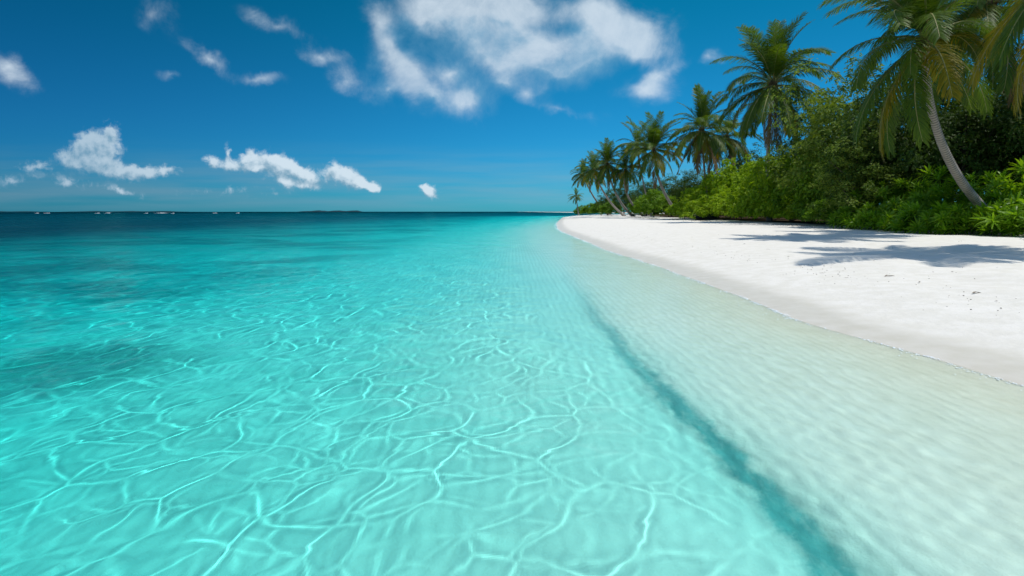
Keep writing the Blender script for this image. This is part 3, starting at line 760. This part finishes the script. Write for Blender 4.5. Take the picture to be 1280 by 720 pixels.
# ------------------------------------------------------------------ strappy rosette plants
def rosette_mesh(seed, nr, rad, hgt, leaf=.74, lw=.08):
    r = random.Random(seed); V = []; F = []; tint = []
    for q in range(nr):
        a = r.uniform(0, 6.28); rr = rad*math.sqrt(r.random()); zf = 1-(rr/rad)**2*.55
        c = Vector((math.cos(a)*rr, math.sin(a)*rr, hgt*zf*r.uniform(.18, 1.0)))
        tiltv = (Vector((math.cos(a), math.sin(a), 0))*rr/rad*.7 + Vector((0, 0, 1)) + Vector((r.uniform(-.2, .2), r.uniform(-.2, .2), 0))).normalized()
        ux = tiltv.cross(Vector((.3, 1, .2))).normalized(); uy = tiltv.cross(ux)
        tq = r.random(); sz = r.uniform(.75, 1.2); nl = r.randint(20, 28)
        for j in range(nl):
            aa = j*2.4; el = math.radians(8 + 72*(j/nl)**.8); l = leaf*sz*r.uniform(.8, 1.1)*(1-.25*j/nl)
            d = (ux*math.cos(aa)+uy*math.sin(aa))*math.cos(el) + tiltv*math.sin(el)
            b = d.cross(tiltv).normalized(); p = c.copy(); b0 = len(V); tl = min(1, tq*.5 + r.random()*.5)
            for s in range(5):
                f = s/4; ww = lw*sz*(.45+1.4*f)*(1.02-f)**.6*1.5
                if s: d = (d + Vector((0, 0, -.20-.12*f))*.8).normalized(); p = p + d*l/4
                V.append(tuple(p+b*ww*.5)); V.append(tuple(p-b*ww*.5)); tint += [tl]*2
                if s: F.append((b0+2*s-2, b0+2*s-1, b0+2*s+1, b0+2*s))
    me = quad_mesh('foliage', np.array(V), np.array(F)); me.materials.append(M_ROSETTE); set_attr(me, 'tint', tint); return me
ROS = [rosette_mesh(400+i, 24, 1.25, 1.5) for i in range(3)]
ROS_BIG = [rosette_mesh(410+i, 42, 1.8, 3.1, .78) for i in range(2)]
def rosette(px, Y, big, label, s=1.0, lift=0):
    r = random.Random(px*3+Y)
    x = (px-640)/711.1*Y*1.009; g = gz(x, Y)
    o = empty('rosette_plant', (x, Y, g), label, 'plant', 'strappy rosette plants at the edge of the sand')
    part('stem', r.choice(STEMS), o, (0, 0, 0), (0, 0, r.uniform(0, 6)), (.35*s, .35*s, (.45 if not big else 1.0)*s))
    part('foliage', r.choice(ROS_BIG if big else ROS), o, (0, 0, 0), (0, 0, r.uniform(0, 6.28)), s)
for args in [
    (1058, 41.5, 0, 'shaded rosette plant at the dark gap, first of the front row'),
    (1080, 38.8, 0, 'low shaded rosette plant, next after the first by the dark gap'),
    (1104, 36.4, 0, 'rosette plant where the sunlit part of the front row begins'),
    (1128, 34.3, 0, 'sunlit yellow-green rosette plant low on the sand edge under the hanging frond tips'),
    (1152, 32.4, 0, 'sunlit rosette plant below and left of the curved trunk'),
    (1178, 31.0, 0, 'bright front rosette plant almost straight below the trunk bend'),
    (1205, 29.8, 0, 'bright rosette plant a step left of the trunk foot'),
    (1232, 28.8, 0, 'rosette plant right in front of the trunk foot'),
    (1258, 28.0, 0, 'dark green rosette plant just past the trunk foot'),
    (1284, 27.2, 0, 'rosette plant cut by the picture edge at the sand'),
    (1092, 40.5, 1, 'tall shaded rosette clump in the back row at the dark gap'),
    (1122, 38.0, 1, 'tall rosette clump in the back row, deep in shade'),
    (1160, 35.5, 1, 'tall back-row rosette clump with one brightly lit head'),
    (1200, 33.0, 1, 'tall sunlit rosette clump behind and left of the trunk foot'),
    (1240, 31.5, 1, 'tallest rosette clump, touching the right side of the curved trunk'),
    (1276, 30.5, 1, 'tall rosette clump at the picture edge behind the front row'),
]: rosette(*args, s=1.0 if not args[2] else 1.12)

# ------------------------------------------------------------------ boulder, litter, foam, islands
import bmesh
def boulder(px, Y, s, label):
    x = (px-640)/711.1*Y*1.009
    bm = bmesh.new(); bmesh.ops.create_icosphere(bm, subdivisions=4, radius=1)
    for v in bm.verts:
        n = mnoise.fractal(v.co*1.3+Vector((3, 1, 2)), 1, 2, 5); v.co *= 1 + .35*n
        v.co.z = max(-.35, v.co.z); v.co.x *= 1.5; v.co.z *= .9
    me = bpy.data.meshes.new('boulder'); bm.to_mesh(me); bm.free()
    me.materials.append(plain('dark_rock', (.035, .04, .045), .85, .3, 3))
    o = bpy.data.objects.new('boulder', me); C.objects.link(o); o.location = (x, Y, gz(x, Y)+.25*s); o.scale = (s,)*3
    o['label'] = label; o['category'] = 'rock'
boulder(878, 82.5, 1.1, 'dark grey boulder wedged between two bright shrubs at the sand edge')
M_LITTER = plain('dry_leaf', (.22, .16, .10), .8, .2, 20)
def litter(px, py, l, label, rot, grp='dry leaves scattered on the white sand'):
    d = pix_dir(px, py); z = .5
    for _ in range(6):
        t = (z-CAM_H)/d.z; x, y = d.x*t, d.y*t; z = gz(x, y)
    r = random.Random(px); V = []; F = []
    for i in range(9):
        f = i/8; w = l*.22*math.sin(math.pi*min(1, f*.92+.06))**.8; zc = .006 + .03*l/.3*math.sin(f*5+px)**2*.5
        for j, q in enumerate((-1, -.4, .4, 1)): V.append((f*l-l/2, q*w*.5 + .1*l*math.sin(f*3), zc+abs(q)*.35*w*r.uniform(.7, 1.1)))
        for j in range(3):
            if i: a = (i-1)*4+j; F.append((a, a+1, a+5, a+4))
    me = quad_mesh('dry_leaf', np.array(V), np.array(F)); me.materials.append(M_LITTER)
    o = bpy.data.objects.new('dry_leaf', me); C.objects.link(o); o.location = (x, y, z); o.rotation_euler = (0, 0, rot)
    sm_ = me; o['label'] = label; o['category'] = 'leaf'; o['group'] = grp
litter(1221, 367, .22, 'largest curled dry leaf, lying alone nearest the camera on the sand', .2)
litter(1112, 346, .26, 'long dry leaf on the sand by the nearest tree shadow tip', .1)
SPECK = 'tiny brown dry leaf fleck on the open white sand'
for px, py, l in ((1150, 353, .2), (1027, 342, .16), (1000, 333, .18), (1040, 331, .15), (1058, 348, .15), (985, 321, .2), (960, 312, .2), (1092, 326, .18), (1190, 340, .15), (1245, 377, .12), (930, 305, .25), (1130, 330, .18), (1005, 312, .22), (1068, 318, .18)):
    litter(px, py, l*.7, SPECK, px*.7)
# foam thread at the edge of the wash
M_FOAM, k, out = new_mat('foam')
geo = k.add('ShaderNodeNewGeometry')
bs = k.add('ShaderNodeBsdfPrincipled', inp={'Base Color': (.85, .87, .86, 1), 'Roughness': .6})
k.link(bs.outputs[0], out.inputs['Surface'])
def shore_foam():
    """bubbles gathered in a broken, lacy thread where the wash stops, and thinner flecks on the film behind it"""
    r = np.random.RandomState(5); V = []; F = []
    y = 2.5
    while y < 110:
        dens = max(0.0, .55+.55*math.sin(y*1.9)*math.sin(y*.63+2)+.35*math.sin(y*7.1))
        wob = .07*math.sin(y*1.7)+.04*math.sin(y*4.3+1)+.02*math.sin(y*11)
        n = r.poisson(2.6*dens+.3); st = .012+.0034*y
        for _ in range(n):
            yy = y + r.normal()*st; off = r.normal()*(.012+.0018*y) - (r.exponential(.10) if r.rand() < .22 else 0)
            x = float(shore_x(np.array([yy]))[0]) - .17 - abs(wob)*.8 + off; z = max(gz(x, yy), -.001)+.001
            ra = (.0034+.0007*y)*r.uniform(.5, 1.5); b0 = len(V); a0 = r.uniform(0, 6.28)
            for q in range(6): V.append((x+ra*math.cos(a0+q*1.047)*.8, yy+ra*math.sin(a0+q*1.047)*1.5, z))
            for q in range(6): V.append((x+ra*.6*math.cos(a0+q*1.047)*.8, yy+ra*.6*math.sin(a0+q*1.047)*1.5, z+min(.006, ra*.45)))
            for q in range(6): F.append((b0+q, b0+(q+1) % 6, b0+6+(q+1) % 6, b0+6+q))
            F.append((b0+6, b0+7, b0+8, b0+9)); F.append((b0+6, b0+9, b0+10, b0+11))
        y += st*.7
    link('shore_foam', quad_mesh('shore_foam', np.array(V), np.array(F)), M_FOAM, kind='stuff')
shore_foam()
def grit():
    """shell and coral bits strewn over the upper beach"""
    r = np.random.RandomState(9); V = []; F = []
    for _ in range(520):
        y = 5 + r.exponential(16); s = r.choice([r.normal(3.0, .5), r.uniform(1.5, 18)]); x = float(shore_x(np.array([y]))[0]) + s
        if y > 90 or x > 25: continue
        z = gz(x, y); ra = r.uniform(.005, .014)*(1+y*.02); b0 = len(V); a0 = r.uniform(0, 6.28); ec = r.uniform(.4, 1)
        for zz, sc in ((-.003, 1), (ra*.6, .6)):
            for q in range(5): V.append((x+ra*sc*math.cos(a0+q*1.257), y+ra*sc*ec*math.sin(a0+q*1.257), z+zz))
        for q in range(5): F.append((b0+q, b0+(q+1) % 5, b0+5+(q+1) % 5, b0+5+q))
        F.append((b0+5, b0+6, b0+7, b0+8)); F.append((b0+5, b0+8, b0+9, b0+9))
    F = [f for f in F if len(set(f)) == 4]
    link('coral_gravel', quad_mesh('coral_gravel', np.array(V), np.array(F)), plain('coral_bits', (.42, .38, .32), .9, .1, 30, (.16, .12, .09)), kind='stuff')
grit()
def leaf_litter():
    """dead leaves and twigs blown together where the greenery meets the sand"""
    r = np.random.RandomState(19); V = []; F = []
    for _ in range(2600):
        y = r.uniform(24, 120); x = 25.6 - abs(r.normal())*1.1 + .5*math.sin(y*.5); z = gz(x, y)+.008
        a = r.uniform(0, 6.28); l = r.uniform(.05, .16)*(1+y*.008); w = l*r.choice([.45, .3, .08]); ca, sa = math.cos(a), math.sin(a); b0 = len(V)
        for dx, dy, dz in ((-l/2, 0, 0), (0, -w/2, r.uniform(.0, .04)), (l/2, 0, .01), (0, w/2, r.uniform(.0, .04))):
            V.append((x+ca*dx-sa*dy, y+sa*dx+ca*dy, z+dz))
        F.append((b0, b0+1, b0+2, b0+3))
    link('leaf_litter', quad_mesh('leaf_litter', np.array(V), np.array(F)), M_LITTER, kind='stuff')
leaf_litter()
def surf():
    r = random.Random(3); V = []; F = []
    for px, w, Y in ((50, 4, 640), (64, 10, 680), (126, 6, 650), (139, 9, 690), (186, 4, 640), (206, 20, 700), (219, 5, 620), (272, 7, 690), (300, 6, 700)):
        x0 = (px-640)/711.1*Y; L = w/711.1*Y; n = 14; b0 = len(V)
        for i in range(n+1):
            f = i/n; hh = (.05+.45*math.sin(math.pi*f)*r.uniform(.3, 1))*Y/640
            for q, zz in ((-1.6, -.1), (-.3, hh), (.5, hh*.8), (2.4, -.1)): V.append((x0+(f-.5)*L, Y+q+3*math.sin(f*4), zz))
            if i:
                for j in range(3): a = b0+(i-1)*4+j; F.append((a, a+4, a+5, a+1))
    link('surf_foam', quad_mesh('surf_foam', np.array(V), np.array(F)), M_FOAM, kind='stuff')
surf()
M_ISLE = plain('island_haze_blue', (.025, .06, .075), 1, .0, .05)  # distance haze put into the base colour as a bluish cast
def island(px0, px1, Y, h, seed):
    r = random.Random(seed); n = 60; V = []; F = []
    for i in range(n+1):
        f = i/n; x = (px0+(px1-px0)*f-640)/711.1*Y
        hh = h*min(1, math.sin(math.pi*f)*2.2+.05)*(.75+.25*math.sin(f*23+seed)+r.uniform(-.12, .12))
        for q, zz in ((0, -1), (20, hh*.9), (90, hh), (160, -1)): V.append((x, Y+q, zz))
        if i:
            for j in range(3): a = (i-1)*4+j; F.append((a, a+4, a+5, a+1))
    link('hills', quad_mesh('hills', np.array(V), np.array(F)), M_ISLE, kind='structure')
island(372, 455, 3600, 9, 1); island(80, 235, 9000, 11, 2); island(-60, 60, 9000, 9, 3)
